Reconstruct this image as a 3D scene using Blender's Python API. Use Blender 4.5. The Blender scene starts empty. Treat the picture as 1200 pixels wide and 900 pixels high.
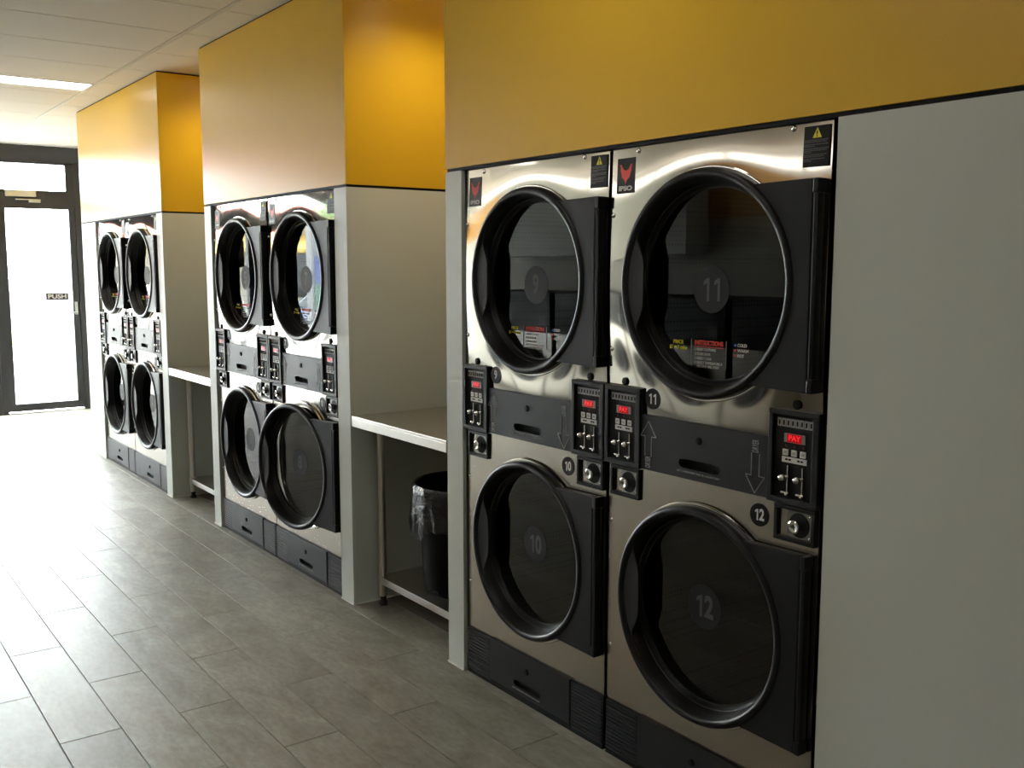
import bpy, bmesh, math, random
from mathutils import Matrix, Vector
random.seed(7)
PI = math.pi
sc = bpy.context.scene
COL = sc.collection

# ------------------------------------------------------------------ camera
cam_d = bpy.data.cameras.new('camera')
cam = bpy.data.objects.new('camera', cam_d)
COL.objects.link(cam)
cam_d.sensor_fit = 'HORIZONTAL'
cam_d.sensor_width = 36.0
cam_d.lens = 36.0 * 1164.2 / 1200.0
cam_d.clip_start = 0.05
cam_d.clip_end = 300
_yaw, _pitch = math.radians(-53.91), math.radians(6.75)
_f = Vector((math.sin(_yaw) * math.cos(_pitch), math.cos(_yaw) * math.cos(_pitch), -math.sin(_pitch)))
_r = Vector((math.cos(_yaw), -math.sin(_yaw), 0))
_u = _r.cross(_f)
cam.matrix_world = Matrix(((_r.x, _u.x, -_f.x, 3.156), (_r.y, _u.y, -_f.y, -2.07), (_r.z, _u.z, -_f.z, 1.589), (0, 0, 0, 1)))
sc.camera = cam

# ------------------------------------------------------------------ sky, sun, exposure
world = bpy.data.worlds.new('world')
sc.world = world
world.use_nodes = True
_nt = world.node_tree
_bg = _nt.nodes['Background']
_bg.inputs['Color'].default_value = (0.90, 0.96, 1.0, 1)
_bg.inputs['Strength'].default_value = 44.0
sun_d = bpy.data.lights.new('sun', 'SUN')
sun_d.energy = 30.0
sun_d.angle = math.radians(3)
sun_d.color = (1.0, 0.96, 0.9)
sun = bpy.data.objects.new('sun', sun_d)
sun.rotation_euler = (math.radians(38), math.radians(-14), 0)
COL.objects.link(sun)
sc.view_settings.view_transform = 'Standard'
sc.view_settings.look = 'None'
sc.view_settings.exposure = 0.07
sc.view_settings.gamma = 1.0
sc.view_settings.use_curve_mapping = False
sc.cycles.max_bounces = 10
sc.cycles.diffuse_bounces = 6
sc.cycles.glossy_bounces = 6
sc.cycles.transparent_max_bounces = 16
sc.cycles.caustics_reflective = False
sc.cycles.caustics_refractive = False
sc.cycles.sample_clamp_indirect = 6.0
TUBE_POWER = 4.5          # emission of the ceiling light diffusers
SPOT_POWER = 24.0         # alcove downlights (watts)

# ------------------------------------------------------------------ materials
def mat(name, color, rough=0.5, metal=0.0, spec=0.5, noise=None, bump=None, emit=None, rand=0.0, coat=0.0):
    m = bpy.data.materials.new(name)
    m.use_nodes = True
    nt = m.node_tree
    b = nt.nodes['Principled BSDF']
    b.inputs['Base Color'].default_value = (*color, 1)
    b.inputs['Roughness'].default_value = rough
    b.inputs['Metallic'].default_value = metal
    b.inputs['Specular IOR Level'].default_value = spec
    b.inputs['Coat Weight'].default_value = coat
    if emit:
        b.inputs['Emission Color'].default_value = (*emit[0], 1)
        b.inputs['Emission Strength'].default_value = emit[1]
    tc = None
    if noise or bump:
        tc = nt.nodes.new('ShaderNodeTexCoord')
    if noise:                      # (scale, amount, stretch)
        mp = nt.nodes.new('ShaderNodeMapping')
        mp.inputs['Scale'].default_value = noise[2] if len(noise) > 2 else (1, 1, 1)
        nt.links.new(tc.outputs['Object'], mp.inputs['Vector'])
        n = nt.nodes.new('ShaderNodeTexNoise')
        n.inputs['Scale'].default_value = noise[0]
        n.inputs['Detail'].default_value = 5
        nt.links.new(mp.outputs['Vector'], n.inputs['Vector'])
        hs = nt.nodes.new('ShaderNodeMapRange')
        hs.inputs['To Min'].default_value = 1 - noise[1]
        hs.inputs['To Max'].default_value = 1 + noise[1]
        nt.links.new(n.outputs['Fac'], hs.inputs['Value'])
        mx = nt.nodes.new('ShaderNodeMix')
        mx.data_type = 'RGBA'
        mx.blend_type = 'MULTIPLY'
        mx.inputs['Factor'].default_value = 1
        mx.inputs['A'].default_value = (*color, 1)
        nt.links.new(hs.outputs['Result'], mx.inputs['B'])
        nt.links.new(mx.outputs['Result'], b.inputs['Base Color'])
    if bump:                       # (scale, strength, stretch)
        mp = nt.nodes.new('ShaderNodeMapping')
        mp.inputs['Scale'].default_value = bump[2] if len(bump) > 2 else (1, 1, 1)
        nt.links.new(tc.outputs['Object'], mp.inputs['Vector'])
        n = nt.nodes.new('ShaderNodeTexNoise')
        n.inputs['Scale'].default_value = bump[0]
        n.inputs['Detail'].default_value = 3
        nt.links.new(mp.outputs['Vector'], n.inputs['Vector'])
        bp = nt.nodes.new('ShaderNodeBump')
        bp.inputs['Strength'].default_value = bump[1]
        bp.inputs['Distance'].default_value = 0.01
        nt.links.new(n.outputs['Fac'], bp.inputs['Height'])
        nt.links.new(bp.outputs['Normal'], b.inputs['Normal'])
    return m

def glass_mat(name, tint, rough=0.0, ior=1.5):
    m = bpy.data.materials.new(name)
    m.use_nodes = True
    nt = m.node_tree
    nt.nodes.remove(nt.nodes['Principled BSDF'])
    out = nt.nodes['Material Output']
    tr = nt.nodes.new('ShaderNodeBsdfTransparent')
    tr.inputs['Color'].default_value = (*tint, 1)
    gl = nt.nodes.new('ShaderNodeBsdfGlossy')
    gl.inputs['Roughness'].default_value = rough
    fr = nt.nodes.new('ShaderNodeFresnel')
    geo = nt.nodes.new('ShaderNodeNewGeometry')      # same reflectance from either face of the sheet
    mr = nt.nodes.new('ShaderNodeMapRange')
    mr.inputs['To Min'].default_value = ior
    mr.inputs['To Max'].default_value = 1.0 / ior
    nt.links.new(geo.outputs['Backfacing'], mr.inputs['Value'])
    nt.links.new(mr.outputs['Result'], fr.inputs['IOR'])
    mx = nt.nodes.new('ShaderNodeMixShader')
    nt.links.new(fr.outputs['Fac'], mx.inputs['Fac'])
    nt.links.new(tr.outputs['BSDF'], mx.inputs[1])
    nt.links.new(gl.outputs['BSDF'], mx.inputs[2])
    nt.links.new(mx.outputs['Shader'], out.inputs['Surface'])
    return m

def floor_tile_mat():
    m = bpy.data.materials.new('porcelain_floor_tile')
    m.use_nodes = True
    nt = m.node_tree
    L = nt.links.new
    N = nt.nodes.new
    b = nt.nodes['Principled BSDF']
    geo = N('ShaderNodeNewGeometry')
    oi = N('ShaderNodeObjectInfo')
    sh = N('ShaderNodeVectorMath'); sh.operation = 'SCALE'
    sh.inputs[0].default_value = (37.0, 17.0, 11.0)
    L(oi.outputs['Random'], sh.inputs['Scale'])
    ad = N('ShaderNodeVectorMath'); ad.operation = 'ADD'
    L(geo.outputs['Position'], ad.inputs[0]); L(sh.outputs['Vector'], ad.inputs[1])
    mp = N('ShaderNodeMapping'); mp.inputs['Scale'].default_value = (1.0, 2.2, 1)
    L(ad.outputs['Vector'], mp.inputs['Vector'])
    n1 = N('ShaderNodeTexNoise'); n1.inputs['Scale'].default_value = 3.2; n1.inputs['Detail'].default_value = 8; n1.inputs['Roughness'].default_value = 0.62
    n1.inputs['Distortion'].default_value = 0.6
    n2 = N('ShaderNodeTexNoise'); n2.inputs['Scale'].default_value = 26; n2.inputs['Detail'].default_value = 5
    L(mp.outputs['Vector'], n1.inputs['Vector']); L(mp.outputs['Vector'], n2.inputs['Vector'])
    cr = N('ShaderNodeValToRGB')
    e = cr.color_ramp.elements
    e[0].position = 0.30; e[0].color = (0.165, 0.150, 0.118, 1)
    e[1].position = 0.70; e[1].color = (0.325, 0.308, 0.262, 1)
    L(n1.outputs['Fac'], cr.inputs['Fac'])
    cr2 = N('ShaderNodeValToRGB')
    e = cr2.color_ramp.elements
    e[0].position = 0.35; e[0].color = (0.80, 0.79, 0.76, 1)
    e[1].position = 0.62; e[1].color = (1.05, 1.05, 1.04, 1)
    L(n2.outputs['Fac'], cr2.inputs['Fac'])
    mx = N('ShaderNodeMix'); mx.data_type = 'RGBA'; mx.blend_type = 'MULTIPLY'; mx.inputs['Factor'].default_value = 0.8
    L(cr.outputs['Color'], mx.inputs['A']); L(cr2.outputs['Color'], mx.inputs['B'])
    mr = N('ShaderNodeMapRange'); mr.inputs['To Min'].default_value = 0.9; mr.inputs['To Max'].default_value = 1.1
    L(oi.outputs['Random'], mr.inputs['Value'])
    m2 = N('ShaderNodeMix'); m2.data_type = 'RGBA'; m2.blend_type = 'MULTIPLY'; m2.inputs['Factor'].default_value = 1
    L(mx.outputs['Result'], m2.inputs['A']); L(mr.outputs['Result'], m2.inputs['B'])
    L(m2.outputs['Result'], b.inputs['Base Color'])
    rr = N('ShaderNodeMapRange'); rr.inputs['To Min'].default_value = 0.36; rr.inputs['To Max'].default_value = 0.52
    L(n1.outputs['Fac'], rr.inputs['Value']); L(rr.outputs['Result'], b.inputs['Roughness'])
    bp = N('ShaderNodeBump'); bp.inputs['Strength'].default_value = 0.12; bp.inputs['Distance'].default_value = 0.004
    L(n2.outputs['Fac'], bp.inputs['Height']); L(bp.outputs['Normal'], b.inputs['Normal'])
    return m

def perforated_mat():
    m = mat('perforated_drum_metal', (0.08, 0.078, 0.074), 0.4, 0.9)
    nt = m.node_tree
    L = nt.links.new; N = nt.nodes.new
    b = nt.nodes['Principled BSDF']
    tc = N('ShaderNodeTexCoord')
    v = N('ShaderNodeTexVoronoi'); v.inputs['Scale'].default_value = 70; v.inputs['Randomness'].default_value = 0.0
    L(tc.outputs['Object'], v.inputs['Vector'])
    cr = N('ShaderNodeValToRGB'); cr.color_ramp.interpolation = 'CONSTANT'
    e = cr.color_ramp.elements
    e[0].position = 0.0; e[0].color = (0.025, 0.025, 0.025, 1)
    e[1].position = 0.30; e[1].color = (0.08, 0.078, 0.074, 1)
    L(v.outputs['Distance'], cr.inputs['Fac'])
    L(cr.outputs['Color'], b.inputs['Base Color'])
    return m

M = {}
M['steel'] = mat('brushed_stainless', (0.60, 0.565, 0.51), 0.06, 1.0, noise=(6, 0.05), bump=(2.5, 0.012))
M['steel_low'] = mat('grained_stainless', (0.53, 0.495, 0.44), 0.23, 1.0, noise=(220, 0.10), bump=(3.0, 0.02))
M['chrome'] = mat('polished_chrome', (0.80, 0.79, 0.77), 0.10, 1.0)
M['table_steel'] = mat('table_stainless', (0.60, 0.58, 0.54), 0.34, 1.0, noise=(40, 0.08, (1, 8, 1)))
M['plastic'] = mat('black_door_plastic', (0.009, 0.009, 0.010), 0.38, spec=0.2, bump=(500, 0.02))
M['plastic_matt'] = mat('dark_textured_plastic', (0.011, 0.011, 0.012), 0.45, spec=0.15, bump=(400, 0.05))
M['panel_dark'] = mat('charcoal_painted_metal', (0.013, 0.013, 0.0145), 0.42, spec=0.2, noise=(300, 0.15))
M['grip'] = mat('lightened_grip_plastic', (0.026, 0.026, 0.030), 0.42, spec=0.3)  # black plastic made lighter: the light on the grip is in its colour
M['black'] = mat('matt_black', (0.008, 0.008, 0.008), 0.6, spec=0.1)
M['cabinet'] = mat('cabinet_sheet_metal', (0.03, 0.03, 0.03), 0.5, 0.5)
M['drum'] = perforated_mat()
M['glass'] = glass_mat('dark_porthole_glass', (0.34, 0.345, 0.34), 0.0, 1.62)
M['pane'] = glass_mat('clear_window_glass', (0.93, 0.95, 0.94), 0.0, 1.45)
M['white_panel'] = mat('white_laminate', (0.58, 0.615, 0.57), 0.42, noise=(180, 0.02))
M['yellow'] = mat('yellow_laminate', (0.68, 0.405, 0.022), 0.31, noise=(150, 0.03), spec=0.32)
M['white_wall'] = mat('white_wall_paint', (0.66, 0.66, 0.62), 0.6, noise=(30, 0.02))
M['orange'] = mat('orange_wall_paint', (0.55, 0.29, 0.07), 0.45, noise=(30, 0.03))
M['frame'] = mat('dark_aluminium_frame', (0.018, 0.016, 0.018), 0.40, 0.2, noise=(60, 0.08))
M['ceiling'] = mat('mineral_ceiling_tile', (0.88, 0.83, 0.75), 0.9, noise=(260, 0.08), bump=(300, 0.15))
M['tbar'] = mat('ceiling_runner_paint', (0.74, 0.70, 0.63), 0.5, noise=(50, 0.03))
M['void'] = mat('ceiling_void', (0.012, 0.011, 0.010), 0.9, noise=(5, 0.1))
M['tube'] = mat('light_diffuser', (0.9, 0.9, 0.9), 0.5, emit=((1.0, 0.96, 0.88), TUBE_POWER))
M['batten'] = mat('batten_diffuser', (0.8, 0.8, 0.8), 0.5, emit=((1.0, 0.97, 0.93), 2.2))
M['tube_dim'] = mat('downlight_lens', (0.9, 0.9, 0.9), 0.5, emit=((1.0, 0.92, 0.78), 12.0))
M['tile'] = floor_tile_mat()
M['grout'] = mat('grey_grout', (0.15, 0.142, 0.125), 0.85, noise=(80, 0.1))
M['ink_white'] = mat('white_print', (0.62, 0.62, 0.60), 0.5)
M['ink_grey'] = mat('grey_print', (0.34, 0.34, 0.34), 0.5)
M['ink_dim'] = mat('dim_grey_print', (0.075, 0.075, 0.080), 0.5)
M['ink_red'] = mat('red_print', (0.60, 0.03, 0.02), 0.45)
M['ink_yellow'] = mat('yellow_print', (0.75, 0.66, 0.03), 0.45)
M['ink_blue'] = mat('blue_print', (0.03, 0.07, 0.45), 0.45)
M['disc'] = mat('black_sticker', (0.012, 0.012, 0.012), 0.45, spec=0.12)
M['disc_glass'] = mat('charcoal_sticker', (0.020, 0.020, 0.022), 0.5, spec=0.12)
M['digit_glass'] = mat('grey_sticker_digit', (0.075, 0.075, 0.078), 0.5, spec=0.12)
M['led_case'] = mat('display_bezel', (0.22, 0.22, 0.22), 0.4)
M['led_back'] = mat('display_window', (0.10, 0.004, 0.004), 0.2, emit=((1.0, 0.01, 0.01), 0.22))
M['led'] = mat('red_display_digits', (0.3, 0.0, 0.0), 0.4, emit=((1.0, 0.015, 0.03), 0.75))
M['bin'] = mat('black_bin_plastic', (0.003, 0.003, 0.0035), 0.38, spec=0.08)
M['liner'] = mat('bin_liner_film', (0.008, 0.008, 0.009), 0.20, bump=(30, 0.8), spec=0.55)
M['rubber'] = mat('black_rubber', (0.012, 0.012, 0.012), 0.7, noise=(60, 0.1))
M['sign_white'] = mat('white_sign_letters', (0.85, 0.85, 0.85), 0.5)
M['lock_plate'] = mat('dull_lock_metal', (0.22, 0.22, 0.21), 0.35, 0.8)
M['skirt'] = mat('white_sealant', (0.80, 0.80, 0.77), 0.5)
M['silver'] = mat('satin_aluminium', (0.62, 0.62, 0.60), 0.35, 0.8, noise=(90, 0.05))
M['sign_dark'] = mat('dark_sign_film', (0.05, 0.042, 0.042), 0.5)

# ------------------------------------------------------------------ mesh helpers
class MB:
    def __init__(self):
        self.bm = bmesh.new()
        self.mats = []
    def mi(self, m):
        if m is None:
            return 0
        if m not in self.mats:
            self.mats.append(m)
        return self.mats.index(m)
    def box(self, x0, x1, y0, y1, z0, z1, m=None, bevel=0.0):
        bm = self.bm
        old = set(bm.faces) if bevel else None
        v = [bm.verts.new((x, y, z)) for x in (x0, x1) for y in (y0, y1) for z in (z0, z1)]
        fs = [(0, 1, 3, 2), (4, 6, 7, 5), (0, 4, 5, 1), (2, 3, 7, 6), (0, 2, 6, 4), (1, 5, 7, 3)]
        faces = [bm.faces.new([v[i] for i in f]) for f in fs]
        i = self.mi(m)
        for f in faces:
            f.material_index = i
        if bevel:
            es = list({e for f in faces for e in f.edges})
            r = bmesh.ops.bevel(bm, geom=es, offset=bevel, segments=2, affect='EDGES', profile=0.5)
            for f in r['faces']:
                f.material_index = i
    def poly(self, pts, m=None):
        f = self.bm.faces.new([self.bm.verts.new(p) for p in pts])
        f.material_index = self.mi(m)
        return f
    def prism(self, pts, y0, y1, m=None):
        """polygon given in x,z (counter-clockwise seen from -y), extruded from y0 (front) to y1"""
        bm = self.bm
        a = [bm.verts.new((x, y0, z)) for x, z in pts]
        b = [bm.verts.new((x, y1, z)) for x, z in pts]
        i = self.mi(m)
        n = len(pts)
        fs = [bm.faces.new(a), bm.faces.new(b[::-1])]
        for k in range(n):
            fs.append(bm.faces.new((a[k], b[k], b[(k + 1) % n], a[(k + 1) % n])))
        for f in fs:
            f.material_index = i
    def lathe_y(self, prof, cx, cz, n=64, m=None, closed=False):
        """profile of (r, y) revolved about the y axis through cx, cz"""
        bm = self.bm
        i = self.mi(m)
        rings = []
        for r, y in prof:
            if r <= 1e-6:
                rings.append([bm.verts.new((cx, y, cz))])
            else:
                rings.append([bm.verts.new((cx + r * math.cos(2 * PI * k / n), y, cz + r * math.sin(2 * PI * k / n))) for k in range(n)])
        seq = list(zip(rings[:-1], rings[1:]))
        if closed:
            seq.append((rings[-1], rings[0]))
        for a, b in seq:
            for k in range(n):
                k2 = (k + 1) % n
                if len(a) == 1 and len(b) == 1:
                    continue
                if len(a) == 1:
                    f = bm.faces.new((a[0], b[k2], b[k]))
                elif len(b) == 1:
                    f = bm.faces.new((a[k], a[k2], b[0]))
                else:
                    f = bm.faces.new((a[k], a[k2], b[k2], b[k]))
                f.material_index = i
    def lathe_z(self, prof, cx, cy, n=32, m=None, closed=False):
        bm = self.bm
        i = self.mi(m)
        rings = []
        for r, z in prof:
            if r <= 1e-6:
                rings.append([bm.verts.new((cx, cy, z))])
            else:
                rings.append([bm.verts.new((cx + r * math.cos(2 * PI * k / n), cy + r * math.sin(2 * PI * k / n), z)) for k in range(n)])
        seq = list(zip(rings[:-1], rings[1:]))
        if closed:
            seq.append((rings[-1], rings[0]))
        for a, b in seq:
            for k in range(n):
                k2 = (k + 1) % n
                if len(a) == 1 and len(b) == 1:
                    continue
                if len(a) == 1:
                    f = bm.faces.new((a[0], b[k], b[k2]))
                elif len(b) == 1:
                    f = bm.faces.new((a[k2], a[k], b[0]))
                else:
                    f = bm.faces.new((a[k], b[k], b[k2], a[k2]))
                f.material_index = i
    def rod(self, p, q, r, n=10, m=None):
        p, q = Vector(p), Vector(q)
        d = (q - p)
        rot = d.to_track_quat('Z', 'Y').to_matrix().to_4x4()
        mt = Matrix.Translation((p + q) / 2) @ rot
        r_ = bmesh.ops.create_cone(self.bm, cap_ends=True, segments=n, radius1=r, radius2=r, depth=d.length, matrix=mt)
        i = self.mi(m)
        for f in {f for v in r_['verts'] for f in v.link_faces}:
            f.material_index = i
    def ball(self, c, r, m=None, sub=2, scale=(1, 1, 1)):
        mt = Matrix.Translation(c) @ Matrix.Diagonal((*scale, 1))
        r_ = bmesh.ops.create_icosphere(self.bm, subdivisions=sub, radius=r, matrix=mt)
        i = self.mi(m)
        for f in {f for v in r_['verts'] for f in v.link_faces}:
            f.material_index = i
    def text(self, body, size, mt, m=None, bold=0.0, align='CENTER', width=None, ext=0.0003):
        cu = bpy.data.curves.new('lettering', 'FONT')
        cu.body = body
        cu.size = size
        cu.align_x = align
        cu.align_y = 'CENTER'
        cu.extrude = ext
        cu.offset = bold
        cu.resolution_u = 4
        ob = bpy.data.objects.new('lettering', cu)
        COL.objects.link(ob)
        dg = bpy.context.evaluated_depsgraph_get()
        me = bpy.data.meshes.new_from_object(ob.evaluated_get(dg))
        bpy.data.objects.remove(ob)
        xs = [v.co.x for v in me.vertices]
        sx = 1.0
        if width and xs:
            w = max(xs) - min(xs)
            sx = width / w
        base = [self.bm.verts.new(mt @ Vector((v.co.x * sx, v.co.y, v.co.z))) for v in me.vertices]
        i = self.mi(m)
        for p in me.polygons:
            try:
                f = self.bm.faces.new([base[k] for k in p.vertices])
                f.material_index = i
            except ValueError:
                pass
        bpy.data.meshes.remove(me)
        bpy.data.curves.remove(cu)
    def build(self, name, parent=None, m=None, loc=(0, 0, 0), smooth=None, recalc=True):
        if recalc:
            bmesh.ops.recalc_face_normals(self.bm, faces=self.bm.faces[:])
        me = bpy.data.meshes.new(name)
        self.bm.to_mesh(me)
        self.bm.free()
        for x in (self.mats or [m]):
            me.materials.append(x)
        if smooth is not None:
            for p in me.polygons:
                p.use_smooth = True
            me.set_sharp_from_angle(angle=math.radians(smooth))
        o = bpy.data.objects.new(name, me)
        COL.objects.link(o)
        o.location = loc
        if parent:
            o.parent = parent
        return o

def empty(name, loc=(0, 0, 0), rz=0.0, parent=None):
    o = bpy.data.objects.new(name, None)
    o.empty_display_size = 0.1
    COL.objects.link(o)
    o.location = loc
    o.rotation_euler = (0, 0, rz)
    if parent:
        o.parent = parent
    return o

def tag(o, label, cat, group=None):
    o['label'] = label
    o['category'] = cat
    if group:
        o['group'] = group
    return o

def struct(o):
    o['kind'] = 'structure'
    return o

def copy_tree(o, parent=None):
    c = o.copy()
    COL.objects.link(c)
    if parent:
        c.parent = parent
    for ch in list(o.children):
        copy_tree(ch, c)
    return c

def boxpart(name, parent, x0, x1, y0, y1, z0, z1, m, bevel=0.0):
    b = MB()
    b.box(x0, x1, y0, y1, z0, z1, m, bevel)
    return b.build(name, parent)

def face_my(x, y, z, rot=0.0):
    """text frame: reads left to right along +x, up +z, facing -y"""
    return Matrix.Translation((x, y, z)) @ Matrix(((1, 0, 0, 0), (0, 0, -1, 0), (0, 1, 0, 0), (0, 0, 0, 1))) @ Matrix.Rotation(rot, 4, 'Z')

def face_px(x, y, z):
    """text frame: reads along +y, faces +x"""
    return Matrix.Translation((x, y, z)) @ Matrix(((0, 0, 1, 0), (1, 0, 0, 0), (0, 1, 0, 0), (0, 0, 0, 1)))

def smooth01(t):
    t = max(0.0, min(1.0, t))
    return t * t * (3 - 2 * t)

# ------------------------------------------------------------------ dimensions of the room (metres)
T, W = 2.708, 0.8145             # spacing of the dryer bays, width of one dryer
H = 1.945                        # height of the dryers
ZC = 2.87                        # ceiling
XF, XN = -8.6, 5.6               # far glazed end, near end
YL, YR = -4.7, 1.14              # washer side wall, wall behind the dryers

# ================================================================== floor
b = MB(); b.box(XF - 0.1, XN + 0.1, YL - 0.1, YR + 0.1, -0.12, -0.004, M['grout'])
floor = struct(b.build('floor'))
TL, TW, GAP = 0.925, 0.20, 0.0032
def tile_mesh(l, w):
    t = MB(); t.box(0, l - GAP, 0, w - GAP, -0.012, 0.0, M['tile'], 0.0012)
    o = t.build('floor_tile', floor); return o
first = None
rest = MB()
for r in range(-17, 7):
    y0 = -0.2295 + r * TW - 0.0
    off = -0.290 if r % 2 == 0 else -0.290 + TL / 2
    for k in range(-10, 8):
        x0 = off + k * TL
        if x0 + TL < XF or x0 > XN:
            continue
        x1c, xs = min(x0 + TL, XN), max(x0, XF)
        near = -11 <= r <= 3 and x0 < 2.6
        full = (x1c - xs) > TL - 1e-4
        if near and full:
            if first is None:
                first = tile_mesh(TL, TW)
                o = first
            else:
                o = first.copy(); COL.objects.link(o)
            o.location = (xs, y0, 0)
        else:
            rest.box(xs, x1c - GAP, y0, y0 + TW - GAP, -0.012, 0, M['tile'])
o = rest.build('floor_tile_field', floor); o['kind'] = 'stuff'

# ================================================================== ceiling
b = MB(); b.box(XF - 0.1, XN + 0.1, YL - 0.1, YR + 0.1, ZC + 0.03, ZC + 0.15, M['void'])
ceiling = struct(b.build('ceiling'))
CX, CL = 0.61, 1.20
XLIGHT0 = -4.95                   # start of the grid cell that holds the lit panel seen in the photo
LIGHTS = [-4.595, -4.595 + 9 * 0.61]       # the rows of recessed luminaires that run across the room
ctile = None
rows = [(-0.19 + CL * (1 - i), -0.19 - CL * i + CL * 0) for i in range(0, 6)]
cutm = MB()
for i in range(0, 6):
    yb = -0.19 + CL - i * CL          # far edge (towards the dryers)
    ya = yb - CL
    if i > 0:
        pass
    for k in range(-7, 18):
        xa = XLIGHT0 + k * CX - 0.0
        xb = xa + CX
        if xb < XF + 0.02 or xa > XN - 0.02:
            continue
        lit = i in (1, 2, 3) and any(abs((xa + xb) / 2 - lx) < 0.31 for lx in LIGHTS)
        if lit:
            # slim infill strips either side of a 0.32 m wide luminaire
            for (s0, s1) in ((xa, [lx for lx in LIGHTS if abs((xa + xb) / 2 - lx) < 0.31][0] - 0.165), ([lx for lx in LIGHTS if abs((xa + xb) / 2 - lx) < 0.31][0] + 0.165, xb)):
                if s1 - s0 > 0.03:
                    boxpart('ceiling_strip', ceiling, s0 + 0.004, s1 - 0.004, ya + 0.012, yb - 0.012, ZC, ZC + 0.012, M['ceiling'])
            continue
        y0, y1 = max(ya, YL) + 0.013, min(yb, YR) - 0.013
        x0, x1 = max(xa, XF), min(xb, XN)
        if x1 - x0 > CX - 1e-4 and ya > YL:
            if ctile is None:
                t = MB(); t.box(0.0045, CX - 0.0045, 0.015, CL - 0.015, 0, 0.015, M['ceiling'], 0.0015)
                ctile = t.build('ceiling_tile', ceiling)
                o = ctile
            else:
                o = ctile.copy(); COL.objects.link(o)
            o.location = (xa, ya, ZC)
        else:
            boxpart('ceiling_tile', ceiling, x0 + 0.003, x1 - 0.003, y0, y1, ZC, ZC + 0.012, M['ceiling'])
for i in range(0, 5):
    y = -0.19 - i * CL
    boxpart('ceiling_runner', ceiling, XF, XN, y - 0.0095, y + 0.0095, ZC - 0.001, ZC + 0.012, M['tbar'])

LROWS = (-0.79, -0.79 - CL, -0.79 - 2 * CL)
LLABEL = ['lit slim recessed ceiling panel light between the yellow bulkheads and the glass door',
          'slim recessed ceiling panel light in front of doors 10 and 12',
          'slim recessed ceiling panel light in the row by the street windows, middle of three',
          'slim recessed ceiling panel light in the row by doors 10 and 12, middle of three',
          'slim recessed ceiling panel light in the row by the street windows, nearest the washers',
          'slim recessed ceiling panel light in the row by doors 10 and 12, nearest the washers']
for i, (lx, ly) in enumerate([(x, y) for y in LROWS for x in LIGHTS]):
    t = tag(empty('ceiling_light', (lx, ly, ZC)), LLABEL[i], 'light', 'slim ceiling panel lights')
    fr = MB()
    for (a0, a1, c0, c1) in ((-0.160, 0.160, -0.592, -0.580), (-0.160, 0.160, 0.580, 0.592), (-0.160, -0.150, -0.580, 0.580), (0.150, 0.160, -0.580, 0.580)):
        fr.box(a0, a1, c0, c1, -0.003, 0.011, M['tbar'])
    fr.build('light_frame', t)
    boxpart('diffuser', t, -0.150, 0.150, -0.580, 0.580, 0.0005, 0.008, M['tube'])

BLABEL = ['wall-mounted batten light above the washers, nearest the street windows', 'wall-mounted batten light above the washers, second from the street windows', 'wall-mounted batten light above the washers, third from the street windows',
          'wall-mounted batten light above the washers, fourth from the street windows', 'wall-mounted batten light above the washers, fifth from the street windows', 'wall-mounted batten light above the washers, sixth from the street windows', 'wall-mounted batten light above the washers, farthest from the street windows']
for k in range(7):
    t = tag(empty('batten_light', (-7.3 + k * 1.27, YL, 2.70)), BLABEL[k], 'light', 'batten lights above the washers')
    boxpart('light_body', t, -0.63, 0.63, 0.0, 0.022, -0.06, 0.06, M['tbar'])
    q = MB()
    q.box(-0.61, 0.61, 0.022, 0.09, -0.075, 0.075, M['batten'], 0.02)
    q.build('diffuser', t, smooth=50)
    for s_ in (-1, 1):
        boxpart('end_cap', t, min(s_ * 0.61, s_ * 0.63), max(s_ * 0.61, s_ * 0.63), 0.022, 0.09, -0.075, 0.075, M['tbar'], 0.004)

# ================================================================== the long wall with the dryer bays
b = MB(); b.box(XF, XN, YR, YR + 0.1, 0, ZC, M['white_wall'])
wall_right = struct(b.build('wall_right'))
TH = 0.018
def bay(x_left, x_right, m_left, m_right, left_return=True, right_return=True):
    # white front strips either side of the dryers, white sides, yellow boxed bulkhead above
    boxpart('white_panel', wall_right, x_left, m_left, 0, TH, 0.0, H, M['white_panel'], 0.001)
    boxpart('white_panel', wall_right, m_right, x_right, 0, TH, 0.0, H, M['white_panel'], 0.001)
    for flag, xs in ((left_return, x_left), (right_return, x_right - TH)):
        if flag:
            boxpart('side_panel', wall_right, xs, xs + TH, TH, YR, 0.0, H, M['white_panel'])
    boxpart('shadow_gap', wall_right, x_left + 0.006, x_right - 0.006, 0.006, YR, H, H + 0.012, M['black'])
    boxpart('yellow_panel', wall_right, x_left, x_right, 0, 0.02, H + 0.012, ZC - 0.010, M['yellow'], 0.001)
    for flag, xs in ((left_return, x_left), (right_return, x_right - 0.02)):
        if flag:
            boxpart('yellow_panel', wall_right, xs, xs + 0.02, 0.02, YR, H + 0.012, ZC - 0.010, M['yellow'])
    boxpart('ceiling_shadow_gap', wall_right, x_left + 0.006, x_right - 0.006, 0.006, YR, ZC - 0.010, ZC - 0.001, M['black'])
    boxpart('bulkhead_soffit', wall_right, m_left + 0.001, m_right - 0.001, 0.03, YR, H + 0.0125, H + 0.03, M['black'])
    for flag, a0, a1 in ((left_return, x_left - 0.004, x_left), (right_return, x_right, x_right + 0.004)):
        if flag:
            boxpart('sealant_strip', wall_right, a0, a1, -0.003, YR - 0.002, 0.0, 0.007, M['skirt'])
    boxpart('sealant_strip', wall_right, x_left, m_left, -0.004, 0.0, 0.0, 0.006, M['skirt'])
    boxpart('sealant_strip', wall_right, m_right, x_right, -0.004, 0.0, 0.0, 0.006, M['skirt'])
SL, SR = -0.117, 2 * W + 0.128
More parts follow.
